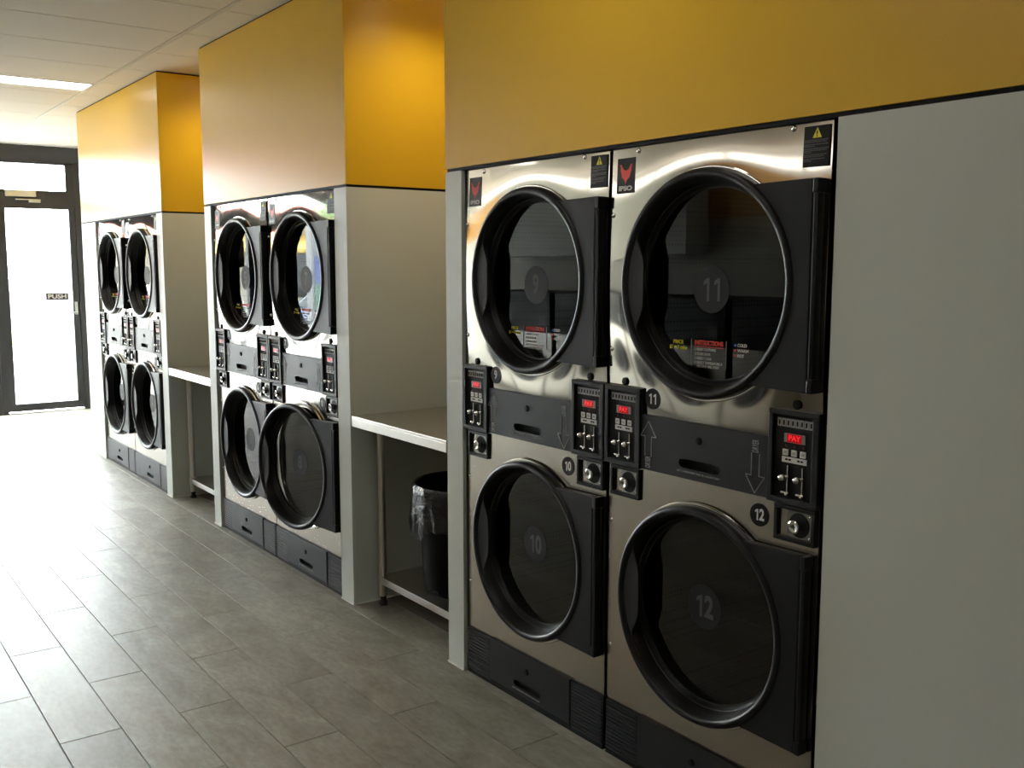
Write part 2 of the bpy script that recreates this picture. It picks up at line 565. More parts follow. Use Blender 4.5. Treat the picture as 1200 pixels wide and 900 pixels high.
bay(-2 * T - 0.455, -2 * T + SR, -2 * T - 0.006, -2 * T + 2 * W + 0.004)
bay(-T + SL, -T + SR, -T - 0.006, -T + 2 * W + 0.004)
bay(SL, XN, -0.006, 2 * W + 0.016, True, False)

# ================================================================== far glazed end
def frame_boxes(mb, parts, m):
    for (y0, y1, z0, z1, d0, d1) in parts:
        mb.box(XF + d0, XF + d1, y0, y1, z0, z1, m, 0.002)
b = MB(); b.box(XF - 0.12, XF, 0.625, YR, 0, ZC, M['white_wall'])
struct(b.build('wall_far'))
b = MB(); b.box(XF - 0.11, XF + 0.012, YL, 0.625, 2.70, ZC - 0.001, M['frame'])
struct(b.build('trim_1'))
door_1 = MB()
frame_boxes(door_1, [(0.565, 0.625, 0, 2.70, -0.10, 0.0), (-0.262, -0.205, 0, 2.70, -0.10, 0.0), (-0.205, 0.565, 2.226, 2.40, -0.09, 0.0), (-0.205, -0.165, 2.40, 2.70, -0.09, 0.0), (0.48, 0.565, 2.40, 2.70, -0.09, 0.0), (-0.205, 0.565, 2.68, 2.70, -0.09, 0.0)], M['frame'])
door_1 = struct(door_1.build('door_1'))
lf = MB()
frame_boxes(lf, [(-0.2055, -0.130, 0.022, 2.228, -0.065, -0.014), (0.500, 0.5655, 0.022, 2.228, -0.065, -0.014), (-0.130, 0.500, 0.022, 0.105, -0.065, -0.014), (-0.130, 0.500, 2.205, 2.228, -0.065, -0.014)], M['frame'])
leaf = lf.build('door_leaf', door_1)
boxpart('pane', leaf, XF - 0.045, XF - 0.035, -0.13, 0.50, 0.105, 2.205, M['pane'])
sg = MB()
sg.box(XF - 0.0348, XF - 0.034, 0.228, 0.460, 1.220, 1.300, M['sign_dark'])
sg.text('PUSH', 0.066, face_px(XF - 0.0336, 0.344, 1.260), M['sign_white'], bold=0.0016, width=0.185)
sg.build('push_sign', leaf)
hd = MB()
hd.box(XF - 0.014, XF - 0.006, 0.515, 0.545, 1.06, 1.20, M['silver'], 0.001)
hd.rod((XF - 0.014, 0.530, 1.085), (XF + 0.035, 0.530, 1.085), 0.008, 10, M['silver'])
hd.rod((XF + 0.035, 0.535, 1.085), (XF + 0.035, 0.455, 1.085), 0.008, 10, M['silver'])
hd.build('door_handle', leaf, smooth=40)
cl = MB()
cl.box(XF, XF + 0.055, -0.13, 0.17, 2.325, 2.395, M['silver'], 0.004)
cl.box(XF + 0.02, XF + 0.045, -0.03, 0.215, 2.292, 2.302, M['silver'], 0.001)
cl.box(XF - 0.014, XF + 0.03, 0.10, 0.215, 2.268, 2.292, M['silver'], 0.002)
cl.build('door_closer', door_1)
boxpart('transom_pane', door_1, XF - 0.05, XF - 0.042, -0.165, 0.48, 2.40, 2.68, M['pane'])
boxpart('threshold', door_1, XF - 0.10, XF + 0.02, -0.205, 0.565, 0.0, 0.012, M['silver'])

ys = [-0.264, -1.37, -2.48, -3.59, YL]
for i in range(4):
    y1, y0 = ys[i], ys[i + 1]
    w = MB()
    e = 0.045
    frame_boxes(w, [(y0, y0 + e, 0, 2.70, -0.10, 0.0), (y1 - e, y1, 0, 2.70, -0.10, 0.0), (y0 + e, y1 - e, 0, 0.09, -0.10, 0.0), (y0 + e, y1 - e, 2.12, 2.42, -0.09, 0.0)], M['frame'])
    wn = struct(w.build('window_%d' % (i + 1)))
    boxpart('pane', wn, XF - 0.05, XF - 0.042, y0 + e, y1 - e, 0.09, 2.12, M['pane'])
    boxpart('pane', wn, XF - 0.05, XF - 0.042, y0 + e, y1 - e, 2.42, 2.70, M['pane'])

# ================================================================== washer side and near end (seen in the reflections)
b = MB(); b.box(XF, XN, YL - 0.1, YL, 0, ZC, M['white_wall'])
wall_left = struct(b.build('wall_left'))
boxpart('orange_panel', wall_left, XF + 0.02, -6.1, YL, YL + 0.02, 2.02, 2.55, M['orange'])
boxpart('orange_panel', wall_left, -3.2, XN - 0.02, YL, YL + 0.02, 2.02, 2.55, M['orange'])
struct(boxpart('trim_2', None, -6.1, -3.2, YL, YL + 0.30, 1.70, 2.52, M['white_panel'], 0.002))
b = MB(); b.box(XN, XN + 0.1, YL, YR, 0, ZC, M['white_wall'])
struct(b.build('wall_near'))

# ================================================================== dryers
RO = 0.321                        # door ring radius
HC = 0.4075                       # door centre across the dryer
ZU, ZL = 1.538, 0.585             # door centres up and down
YP = 0.018                        # face of the stainless panels

def hole_panel(mb, x0, x1, z0, z1, cx, cz, hole, K, yfun, m, n=96, back=None):
    """sheet with a hole: hole(angle) -> radius"""
    bm = mb.bm
    i = mb.mi(m)
    angs = [2 * PI * k / n for k in range(n)]
    for c in ((x0, z0), (x1, z0), (x1, z1), (x0, z1)):      # put a spoke exactly on each corner
        a = math.atan2(c[1] - cz, c[0] - cx) % (2 * PI)
        k = min(range(n), key=lambda q: abs((angs[q] - a + PI) % (2 * PI) - PI))
        angs[k] = a
    rings = []
    for t in range(K + 1):
        ring = []
        for a in angs:
            ca, sa = math.cos(a), math.sin(a)
            tx = ((x1 - cx) / ca if ca > 1e-9 else (x0 - cx) / ca) if abs(ca) > 1e-9 else 1e9
            tz = ((z1 - cz) / sa if sa > 1e-9 else (z0 - cz) / sa) if abs(sa) > 1e-9 else 1e9
            R = min(tx, tz)
            r0 = hole(a)
            r = r0 + (R - r0) * (t / K)
            x, z = cx + r * ca, cz + r * sa
            ring.append(bm.verts.new((x, yfun(x, z), z)))
        rings.append(ring)
    for A, B in zip(rings[:-1], rings[1:]):
        for k in range(n):
            k2 = (k + 1) % n
            f = bm.faces.new((A[k], A[k2], B[k2], B[k]))
            f.material_index = i
    # returned outer edge
    if back is not None:
        outer = rings[-1]
        ext = [bm.verts.new((v.co.x, back, v.co.z)) for v in outer]
        for k in range(n):
            k2 = (k + 1) % n
            f = bm.faces.new((outer[k], outer[k2], ext[k2], ext[k]))
            f.material_index = i
    return rings

FL_R0, FL_R1 = 0.330, 0.612
def flange(cz, FL_H, bulge):
    def y(x, z):
        r = math.hypot(x - HC, z - cz)
        bow = bulge * (1 + math.cos(PI * min(abs(z - cz), 0.3834) / 0.3834)) / 2
        return YP - bow - FL_H * (1 - smooth01((r - FL_R0) / (FL_R1 - FL_R0)))
    return y

def stadium(hl, hr):
    def r(a):
        ca, sa = abs(math.cos(a)), abs(math.sin(a))
        # half length hl, half height hr, rounded ends
        if sa > 1e-9 and hr / sa * ca <= hl - hr:
            return hr / sa
        d = hl - hr
        return d * ca + math.sqrt(max(0.0, hr * hr - d * d * sa * sa))
    return r

def service_panel(name, parent, x0, x1, z0, z1, lock, slot, text_z, m, y=0.004):
    mb = MB()
    hole_panel(mb, x0, x1, z0, z1, slot[0], slot[1], stadium(slot[2], slot[3]), 1, lambda x, z: y, m, n=48, back=YP + 0.004)
    o = mb.build(name, parent, smooth=30, recalc=False)
    for p in o.data.polygons:
        pass
    cup = MB()
    st = stadium(slot[2] + 0.001, slot[3] + 0.001)
    n = 48
    pts = [(slot[0] + st(2 * PI * k / n) * math.cos(2 * PI * k / n), slot[1] + st(2 * PI * k / n) * math.sin(2 * PI * k / n)) for k in range(n)]
    bm = cup.bm
    A = [bm.verts.new((x, y + 0.0005, z)) for x, z in pts]
    B = [bm.verts.new((x, y + 0.022, z)) for x, z in pts]
    for k in range(n):
        bm.faces.new((A[k], A[(k + 1) % n], B[(k + 1) % n], B[k]))
    bm.faces.new(B)
    cup.build('finger_slot', o, M['black'], smooth=30)
    lk = MB()
    lk.lathe_y([(0.0, y - 0.006), (0.009, y - 0.006), (0.011, y - 0.003), (0.011, y + 0.002)], lock[0], lock[1], 20, M['black'])
    lk.box(lock[0] - 0.001, lock[0] + 0.001, y - 0.0066, y - 0.0055, lock[1] - 0.006, lock[1] + 0.006, M['plastic'])
    lk.build('lock', o, smooth=40)
    tx = MB()
    tx.text('LINT COMPARTMENT MUST BE CLEANED DAILY', 0.008, face_my(slot[0] - 0.004, y - 0.0006, text_z), M['ink_grey'], width=0.165)
    tx.build('lettering', o)
    return o

def arrow(parent, x, ztip, zend, up, y):
    """outlined arrow with the word running along its tail"""
    mb = MB()
    s = 1 if up else -1
    hw, hl, tw = 0.0325, 0.047, 0.0135
    txt = 0.037
    zt = zend + s * txt
    P = [(-tw, zt), (-tw, ztip - s * hl), (-hw, ztip - s * hl), (0, ztip), (hw, ztip - s * hl), (tw, ztip - s * hl), (tw, zt)]
    for (ax, az), (bx, bz) in zip(P[:-1], P[1:]):
        mb.rod((x + ax, y, az), (x + bx, y, bz), 0.0013, 5, M['ink_grey'])
    mb.text('DRYER', 0.030, face_my(x, y - 0.0002, zend + s * txt / 2, PI / 2), M['ink_grey'], width=0.034)
    return mb.build('arrow_marking', parent)

def control_panel(parent, dx):
    mb = MB()
    x0, x1, z0, z1 = dx + 0.004, dx + 0.163, 0.9745, 1.2215
    yf, yi = -0.004, 0.006
    bw = 0.015
    mb.box(x0, x1, yf, YP + 0.006, z1 - bw, z1, M['plastic_matt'], 0.002)
    mb.box(x0, x1, yf, YP + 0.006, z0, z0 + bw, M['plastic_matt'], 0.002)
    mb.box(x0, x0 + bw, yf, YP + 0.006, z0 + bw, z1 - bw, M['plastic_matt'], 0.002)
    mb.box(x1 - bw - 0.005, x1, yf, YP + 0.006, z0 + bw, z1 - bw, M['plastic_matt'], 0.002)
    mb.box(x0 + bw, x1 - bw, yi, YP + 0.006, z0 + bw, z1 - bw, M['black'])
    o = mb.build('control_panel', parent)
    cx = dx + 0.083
    ic = MB()
    for k in range(8):
        xx = cx - 0.056 + k * 0.0142
        ic.box(xx, xx + 0.0128, yi - 0.0008, yi, 1.176, 1.198, M['ink_grey'])
        ic.rod((xx + 0.0064, yi - 0.0011, 1.181), (xx + 0.0064, yi - 0.0011, 1.193), 0.0024, 6, M['disc'])
    ic.build('symbol_strip', o)
    ds = MB()
    ds.box(cx - 0.033, cx + 0.033, yi - 0.002, yi, 1.136, 1.160, M['led_case'], 0.0008)
    ds.box(cx - 0.023, cx + 0.023, yi - 0.0028, yi - 0.0018, 1.137, 1.159, M['led_back'])
    ds.text('PAY', 0.020, face_my(cx, yi - 0.0032, 1.148), M['led'], bold=0.0004, width=0.037)
    ds.build('display', o)
    for k in range(3):
        q = MB()
        xx = cx - 0.0275 + k * 0.0275
        q.box(xx - 0.009, xx + 0.009, yi - 0.003, yi, 1.101, 1.118, M['ink_white'], 0.0012)
        q.box(xx - 0.0045, xx + 0.0045, yi - 0.0034, yi - 0.0028, 1.106, 1.113, M['ink_grey'])
        q.rod((xx, yi - 0.0005, 1.124), (xx, yi - 0.0005, 1.130), 0.0007, 5, M['ink_red'])
        q.build('button', o)
    lb = MB()
    lb.box(cx - 0.039, cx + 0.039, yi - 0.001, yi, 1.083, 1.098, M['ink_white'])
    for xx in (-0.024, -0.014, 0.014, 0.024):
        lb.box(cx + xx - 0.004, cx + xx + 0.004, yi - 0.0014, yi - 0.0009, 1.0885, 1.0935, M['disc'])
    lb.build('label_strip', o)
    for s in (-0.023, 0.024):
        c = MB()
        xx = cx + s
        c.rod((xx + 0.004, yi - 0.002, 1.006), (xx + 0.004, yi - 0.002, 1.076), 0.0022, 8, M['chrome'])
        c.ball((xx - 0.006, yi - 0.012, 1.043), 0.0105, M['chrome'], 2)
        c.rod((xx - 0.006, yi - 0.012, 1.043), (xx + 0.004, yi, 1.047), 0.005, 8, M['chrome'])
        c.box(xx - 0.012, xx + 0.012, yi - 0.008, yi, 1.001, 1.0065, M['chrome'], 0.001)
        c.ball((xx + 0.006, yi - 0.008, 1.000), 0.005, M['chrome'], 1)
        c.build('coin_slot', o, smooth=50)
    k = MB()
    k.lathe_y([(0.0, 0.0055), (0.010, 0.0055), (0.0125, 0.007), (0.0125, YP)], dx + 0.083, 1.236, 20, M['black'])
    k.build('lock_cap', parent, smooth=40)
    return o

def coin_box(parent, dx):
    mb = MB()
    x0, x1, z0, z1 = dx + 0.022, dx + 0.152, 0.873, 0.969
    yf, yi = 0.006, 0.0175
    bw = 0.011
    mb.box(x0, x1, yf, YP + 0.004, z1 - bw, z1, M['plastic_matt'], 0.0015)
    mb.box(x0, x1, yf, YP + 0.004, z0, z0 + bw, M['plastic_matt'], 0.0015)
    mb.box(x0, x0 + bw, yf, YP + 0.004, z0 + bw, z1 - bw, M['plastic_matt'], 0.0015)
    mb.box(x1 - bw, x1, yf, YP + 0.004, z0 + bw, z1 - bw, M['plastic_matt'], 0.0015)
    mb.box(x0 + bw, x1 - bw, yi, YP + 0.004, z0 + bw, z1 - bw, M['black'])
    o = mb.build('coin_box', parent)
    pl = MB()
    cx, cz = dx + 0.098, 0.922
    pl.prism([(cx - 0.038, cz - 0.030), (cx - 0.026, cz - 0.036), (cx + 0.041, cz - 0.036), (cx + 0.041, cz + 0.034), (cx - 0.034, cz + 0.034), (cx - 0.038, cz + 0.022)], yi - 0.003, yi, M['lock_plate'])
    pl.build('lock_plate', o)
    bl = MB()
    bl.lathe_y([(0.0, yi - 0.0036), (0.0325, yi - 0.0036), (0.0335, yi - 0.002)], cx + 0.001, cz - 0.001, 24, M['black'])
    bl.build('lock_recess', o, smooth=40)
    cy = MB()
    cxx = cx - 0.002
    cy.lathe_y([(0.0065, yi - 0.024), (0.014, yi - 0.026), (0.0175, yi - 0.024), (0.0175, yi - 0.014), (0.011, yi - 0.012), (0.011, yi - 0.003)], cxx, cz - 0.002, 20, M['chrome'])
    cy.lathe_y([(0.0, yi - 0.020), (0.0065, yi - 0.021), (0.0067, yi - 0.024)], cxx, cz - 0.002, 16, M['lock_plate'])
    cy.build('lock_barrel', o, smooth=40)
    for (sx, sz) in ((0.034, 0.027), (0.034, -0.030)):
        s = MB(); s.ball((cx + sx, yi - 0.003, cz + sz), 0.004, M['chrome'], 1, (1, 0.6, 1)); s.build('screw', o, smooth=60)
    return o

def screw(parent, x, z):
    s = MB()
    s.lathe_y([(0.0, -0.006), (0.004, -0.0055), (0.0078, -0.002), (0.0086, 0.001)], 0, 0, 12, M['chrome'])
    return s.build('screw', parent, loc=(x, (flange(ZU, 0.0098, 0.0)(x, z) if z > 1.1 else YP), z), smooth=60)

def make_door(parent, zc, upper):
    """origin of the door on its hinge axis"""
    hx = 0.790
    cx = HC - hx
    d = MB()
    prof = [(0.306, 0.016), (0.317, 0.010), (RO, 0.003), (RO, -0.010), (0.3185, -0.017), (0.314, -0.0220), (0.3075, -0.0240), (0.300, -0.0225), (0.2945, -0.0170), (0.2925, -0.010),
            (0.2885, -0.004), (0.2850, 0.012), (0.2815, 0.026), (0.2795, 0.0275), (0.2785, 0.0290), (0.2750, 0.0420), (0.2730, 0.0440), (0.2690, 0.0445), (0.2680, 0.0470),
            (0.2680, 0.056), (0.2800, 0.056), (0.2890, 0.030), (0.2930, 0.016)]
    d.lathe_y(prof, cx, 0, 128, M['plastic'], closed=True)
    door = d.build('door', parent, loc=(hx, 0, zc), smooth=35)
    # hinge plate behind the right of the ring
    hp = MB()
    hh = 0.267
    pts = []
    nA = 24
    a1 = math.asin(hh / RO)
    for k in range(nA + 1):
        a = a1 - 2 * a1 * k / nA
        pts.append((cx + (RO - 0.004) * math.cos(a), (RO - 0.004) * math.sin(a)))
    poly = [(-0.014, -hh), (-0.014, hh)] + pts
    hp.prism([(x, z) for x, z in poly], -0.0165, 0.012, M['plastic_matt'])
    o = hp.build('hinge_plate', door)
    m_ = o.modifiers.new('soft_edge', 'BEVEL'); m_.width = 0.003; m_.segments = 2; m_.limit_method = 'ANGLE'; m_.angle_limit = math.radians(50)
    hr = MB()
    hr.box(-0.013, 0.002, -0.015, 0.014, -hh + 0.036, hh - 0.036, M['plastic'], 0.003)
    hr.rod((-0.008, -0.0165, -hh + 0.034), (-0.008, -0.0165, hh - 0.034), 0.0010, 8, M['grip'])
    hr.build('hinge_rod', door, smooth=40)
    for s in (-1, 1):
        kn = MB()
        zz = sorted((s * hh, s * (hh - 0.036)))
        kn.box(-0.0135, 0.004, -0.0185, 0.015, zz[0], zz[1], M['plastic'], 0.003)
        kn.build('hinge_knuckle', door)
    g = MB()
    g.lathe_y([(0.0, 0.0465), (0.2685, 0.0465)], cx, 0, 96, M['glass'])
    g.build('window_glass', door, recalc=True)
    # finger grip that fills the left of the ring, with a wavy inner edge
    gp = MB()
    nz = 24
    zt = 0.195
    arc, wave = [], []
    for k in range(nz + 1):
        z = zt - 2 * zt * k / nz
        xa = -math.sqrt(0.2925 ** 2 - z * z)
        q = abs(z) / zt
        xw = -0.236 - 0.022 * smooth01((q - 0.30) / 0.42)
        xw = max(xw, xa + 0.0005)
        if k in (0, nz):
            xw = xa + 0.0005
        arc.append((cx + xa, -0.0125 + 0.0, z))
        wave.append((cx + xw, -0.0125 + 0.010 * (xw - xa) / 0.09, z))
    bm = gp.bm
    A = [bm.verts.new(p) for p in arc]; B = [bm.verts.new(p) for p in wave]
    A2 = [bm.verts.new((p[0], p[1] + 0.006, p[2])) for p in arc]; B2 = [bm.verts.new((p[0], p[1] + 0.006, p[2])) for p in wave]
    for k in range(nz):
        bm.faces.new((A[k], A[k + 1], B[k + 1], B[k]))
        bm.faces.new((A2[k], B2[k], B2[k + 1], A2[k + 1]))
        bm.faces.new((B[k], B[k + 1], B2[k + 1], B2[k]))
    gp.build('grip', door, M['grip'], smooth=40)
    for zz in (0.095, -0.095):
        s = MB(); s.ball((cx - 0.2765, 0.012, zz), 0.005, M['silver'], 1, (0.6, 1, 1)); s.build('screw', door, smooth=60)
    if upper:
        st = MB()
        y = 0.0455
        X = lambda v: v - hx
        Z = lambda v: v - zc
        st.text('PRICE', 0.015, face_my(X(0.271), y, Z(1.369)), M['ink_yellow'], bold=0.0003, width=0.040)
        st.text('$1 = 8 mins', 0.015, face_my(X(0.271), y, Z(1.353)), M['ink_yellow'], bold=0.0003, width=0.070)
        for xx in (0.3235, 0.4560):
            st.box(X(xx) - 0.0008, X(xx) + 0.0008, y - 0.0003, y + 0.0003, Z(1.303), Z(1.381), M['ink_grey'])
        st.text('INSTRUCTIONS', 0.018, face_my(X(0.390), y, Z(1.371)), M['ink_red'], bold=0.0006, width=0.108)
        st.box(X(0.336), X(0.444), y - 0.0003, y + 0.0003, Z(1.3595), Z(1.3612), M['ink_red'])
        for zz, s, w, xl in ((1.352, '1. INSERT CLOTHING', 0.080, 0.337), (1.339, '2. CLOSE DOOR', 0.060, 0.337), (1.326, '3. INSERT COINS', 0.064, 0.337), (1.314, '4. SELECT TEMPERATURE &', 0.105, 0.337), (1.3035, 'MACHINE WILL START', 0.085, 0.347)):
            st.text(s, 0.0105, face_my(X(xl) + w / 2, y, Z(zz)), M['ink_white'], width=w)
        for zz, s, w, mm in ((1.372, 'COLD', 0.033, 'ink_blue'), (1.3575, 'WARM', 0.040, 'ink_red'), (1.343, 'HOT', 0.024, 'ink_red')):
            st.text(s, 0.0125, face_my(X(0.4965) + w / 2, y, Z(zz)), M['ink_white'], bold=0.0002, width=w)
            st.rod((X(0.489), y - 0.0003, Z(zz)), (X(0.489), y + 0.0003, Z(zz)), 0.0038, 10, M[mm])
        st.build('instruction_sticker', door)
    return door

def number_sticker(parent, body, x, y, z, r, mdisc, mdig, label=None):
    s = MB()
    s.lathe_y([(0.0, -0.0004), (r, -0.0004), (r, 0.0002)], 0, 0, 40, mdisc)
    hgt = r * 0.98
    dw = r * 0.62
    adv = r * 0.60
    for k, ch in enumerate(body):
        cx = (k - (len(body) - 1) / 2) * adv
        if ch == '1':      # a one with a flag
            q = [(0.10, -0.5), (0.33, -0.5), (0.33, 0.5), (0.12, 0.5), (-0.20, 0.36), (-0.20, 0.18), (0.10, 0.29)]
            s.prism([(cx + x * dw, z * hgt) for x, z in q], -0.0013, -0.0007, mdig)
        else:
            s.text(ch, r * 1.36, face_my(cx, -0.0010, 0), mdig, bold=r * 0.045, width=dw * 0.86)
    o = s.build('number_sticker', parent, loc=(x, y, z))
    return o

def make_dryer():
    root = empty('stacked_dryer')
    x0, x1 = 0.0075, W - 0.008
    # sheet metal cabinet (open to the front behind the panels)
    c = MB()
    c.box(x0, x0 + 0.004, YP + 0.040, 1.10, 0, H - 0.001, M['cabinet'])
    c.box(x1 - 0.004, x1, YP + 0.040, 1.10, 0, H - 0.001, M['cabinet'])
    c.box(x0, x1, 1.095, 1.10, 0, H - 0.001, M['cabinet'])
    c.box(x0, x1, YP + 0.040, 1.10, H - 0.005, H - 0.001, M['cabinet'])
    c.box(x0, x1, YP + 0.006, 1.10, 0.96, 0.99, M['cabinet'])
    c.box(x0, x1, YP + 0.030, 1.10, 0.0, 0.16, M['cabinet'])
    c.build('cabinet', root)
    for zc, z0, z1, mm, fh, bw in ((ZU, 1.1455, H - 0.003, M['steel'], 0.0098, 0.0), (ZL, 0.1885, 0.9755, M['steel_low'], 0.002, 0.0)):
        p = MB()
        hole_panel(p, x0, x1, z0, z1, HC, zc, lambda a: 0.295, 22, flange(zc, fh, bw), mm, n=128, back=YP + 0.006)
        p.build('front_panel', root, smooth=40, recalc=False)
        co = MB()
        co.lathe_y([(0.306, 0.014), (0.309, 0.006), (0.316, 0.002), (0.3265, 0.003), (0.3295, 0.010)], HC, zc, 96, M['chrome'])
        co.build('door_collar', root, smooth=60)
        dr = MB()
        dr.lathe_y([(0.298, 0.020), (0.298, 0.075), (0.345, 0.080), (0.345, 0.80)], HC, zc, 64, M['drum'])
        dr.lathe_y([(0.345, 0.80), (0.0, 0.80)], HC, zc, 64, M['cabinet'])
        dr.build('drum', root, smooth=40)
    mid = service_panel('lint_panel', root, 0.1645, 0.6500, 0.977, 1.1435, (0.400, 1.0945), (0.4020, 1.0215, 0.081, 0.0135), 0.9975, M['panel_dark'])
    arrow(mid, 0.195, 1.127, 0.983, True, 0.0036)
    arrow(mid, 0.606, 0.983, 1.129, False, 0.0036)
    control_panel(root, 0.0)
    control_panel(root, 0.648)
    coin_box(root, 0.0)
    coin_box(root, 0.648)
    base = service_panel('base_panel', root, 0.1620, 0.6400, 0.026, 0.1850, (0.398, 0.128), (0.398, 0.066, 0.081, 0.0125), 0.044, M['panel_dark'], y=0.006)
    for a0, a1 in ((x0, 0.160), (0.642, x1)):
        lv = MB()
        lv.box(a0, a1, 0.014, YP + 0.03, 0.012, 0.185, M['panel_dark'])
        for k in range(13):
            z = 0.020 + k * 0.0125
            lv.box(a0 + 0.004, a1 - 0.004, 0.0085, 0.0145, z, z + 0.0075, M['panel_dark'], 0.0012)
        lv.build('louvre_panel', root)
    boxpart('toe_strip', root, x0, x1, 0.012, 0.03, 0.0, 0.012, M['black'])
    boxpart('toe_strip', root, 0.1620, 0.6400, 0.010, 0.03, 0.012, 0.026, M['black'])
    for sx, sz in ((0.125, 1.931), (0.690, 1.934), (0.018, 1.745), (0.018, 1.333), (0.020, 0.786), (0.020, 0.372)):
        screw(root, sx, sz)
    sheet = flange(ZU, 0.0098, 0.0)
    def on_sheet(o, xm, zm):     # tilt a flat label to lie on the bowed sheet
        y0 = sheet(xm, zm)
        sl = (sheet(xm, zm + 0.01) - sheet(xm, zm - 0.01)) / 0.02
        o.matrix_local = Matrix.Translation((xm, y0 - 0.0005, zm)) @ Matrix.Rotation(-math.atan(sl), 4, 'X') @ Matrix.Translation((-xm, -YP, -zm))
    # logo plate
    lp = MB()
    lx0, lx1, lz0, lz1 = 0.034, 0.112, 1.809, 1.914
    yb = YP - 0.001
    lp.box(lx0, lx1, yb - 0.001, yb + 0.0015, lz0, lz1, M['panel_dark'])
    plate = lp.build('logo_plate', root)
    on_sheet(plate, (lx0 + lx1) / 2, (lz0 + lz1) / 2)
    em = MB()
    cx, cz = (lx0 + lx1) / 2, 1.871
    half = [(0.0, -0.034), (0.006, -0.022), (0.017, -0.014), (0.020, -0.002), (0.024, 0.006), (0.023, 0.012), (0.027, 0.024), (0.0215, 0.0245), (0.012, 0.010), (0.004, 0.006), (0.0, 0.0055)]
    pts = [(cx + x, cz + z) for x, z in half] + [(cx - x, cz + z) for x, z in half[-2:0:-1]]
    em.prism(pts, yb - 0.0018, yb - 0.0009, M['ink_red'])
    em.build('red_emblem', plate)
    tx = MB()
    tx.text('IPSO', 0.019, face_my(cx, yb - 0.0016, 1.823), M['ink_grey' if False else 'ink_white'], bold=0.0009, width=0.058)
    tx.build('lettering', plate)
    # warning sticker
    ws = MB()
    wx0, wx1, wz0, wz1 = 0.722, 0.800, 1.834, 1.934
    ws.box(wx0, wx1, yb - 0.0005, yb + 0.0015, wz0, wz1, M['disc'])
    stk = ws.build('warning_sticker', root)
    on_sheet(stk, (wx0 + wx1) / 2, (wz0 + wz1) / 2)
    tr = MB()
    tcx = 0.7615
    tr.prism([(tcx - 0.0135, 1.9045), (tcx + 0.0135, 1.9045), (tcx, 1.930)], yb - 0.0011, yb - 0.0004, M['ink_yellow'])
    tr.text('!', 0.020, face_my(tcx, yb - 0.0015, 1.9135), M['disc'], bold=0.0006)
    tr.build('warning_triangle', stk)
    ln = MB()
    z = 1.8990
    for wl in (0.070, 0.064, 0.0, 0.069, 0.030, 0.0, 0.071, 0.066, 0.020, 0.0, 0.067, 0.058, 0.0, 0.060, 0.022):
        if wl:
            xx = wx0 + 0.003
            while xx < wx0 + 0.003 + wl:
                wlen = random.uniform(0.004, 0.010)
                ln.box(xx, min(xx + wlen, wx0 + 0.004 + wl), yb - 0.0009, yb - 0.0004, z - 0.0013, z + 0.0013, M['ink_dim'])
                xx += wlen + 0.0012
        z -= 0.0043 if wl else 0.0018
    ln.build('fine_print', stk)
    make_door(root, ZU, True)
    make_door(root, ZL, False)
    return root

proto = make_dryer()
spots = [
    (0.0, 9, 'stacked stainless dryer with black round doors 9 and 10, left of the nearest dryer'),
    (W, 11, 'stacked stainless dryer with black round doors 11 and 12 beside the wide white panel'),
    (-T, 5, 'stacked stainless dryer with doors 5 and 6 beside the ajar door 8'),
    (-T + W, 7, 'stacked stainless dryer with doors 7 and 8, its lower door standing ajar'),
    (-2 * T, 1, 'stacked stainless dryer nearest the glass street door, with doors 1 and 2'),
    (-2 * T + W, 3, 'stacked stainless dryer with doors 3 and 4 beside the far work table'),
]
dryers = [proto] + [copy_tree(proto) for _ in spots[1:]]
for o, (x, n, lab) in zip(dryers, spots):
    o.location = (x, 0, 0)
    tag(o, lab, 'dryer', 'stacked tumble dryers along the wall')
    number_sticker(o, str(n), 0.206, flange(ZU, 0.0098, 0.0)(0.206, 1.205) - 0.0016, 1.195, 0.0315, M['disc'], M['ink_white'])
    number_sticker(o, str(n + 1), 0.615, flange(ZL, 0.002, 0.0)(0.615, 0.9225) - 0.0016, 0.9225, 0.0315, M['disc'], M['ink_white'])
    doors = sorted([c for c in o.children if c.name.split('.')[0] == 'door'], key=lambda c: -c.location.z)
    for d, k in zip(doors, (n, n + 1)):
        number_sticker(d, str(k), 0.3955 - 0.790, 0.0455, -0.014 if k % 2 else 0.012, 0.0665, M['disc_glass'], M['digit_glass'])
    if n == 7:
        doors[1].rotation_euler = (0, 0, math.radians(8.0))
        doors[1]['label'] = 'lower door standing ajar'

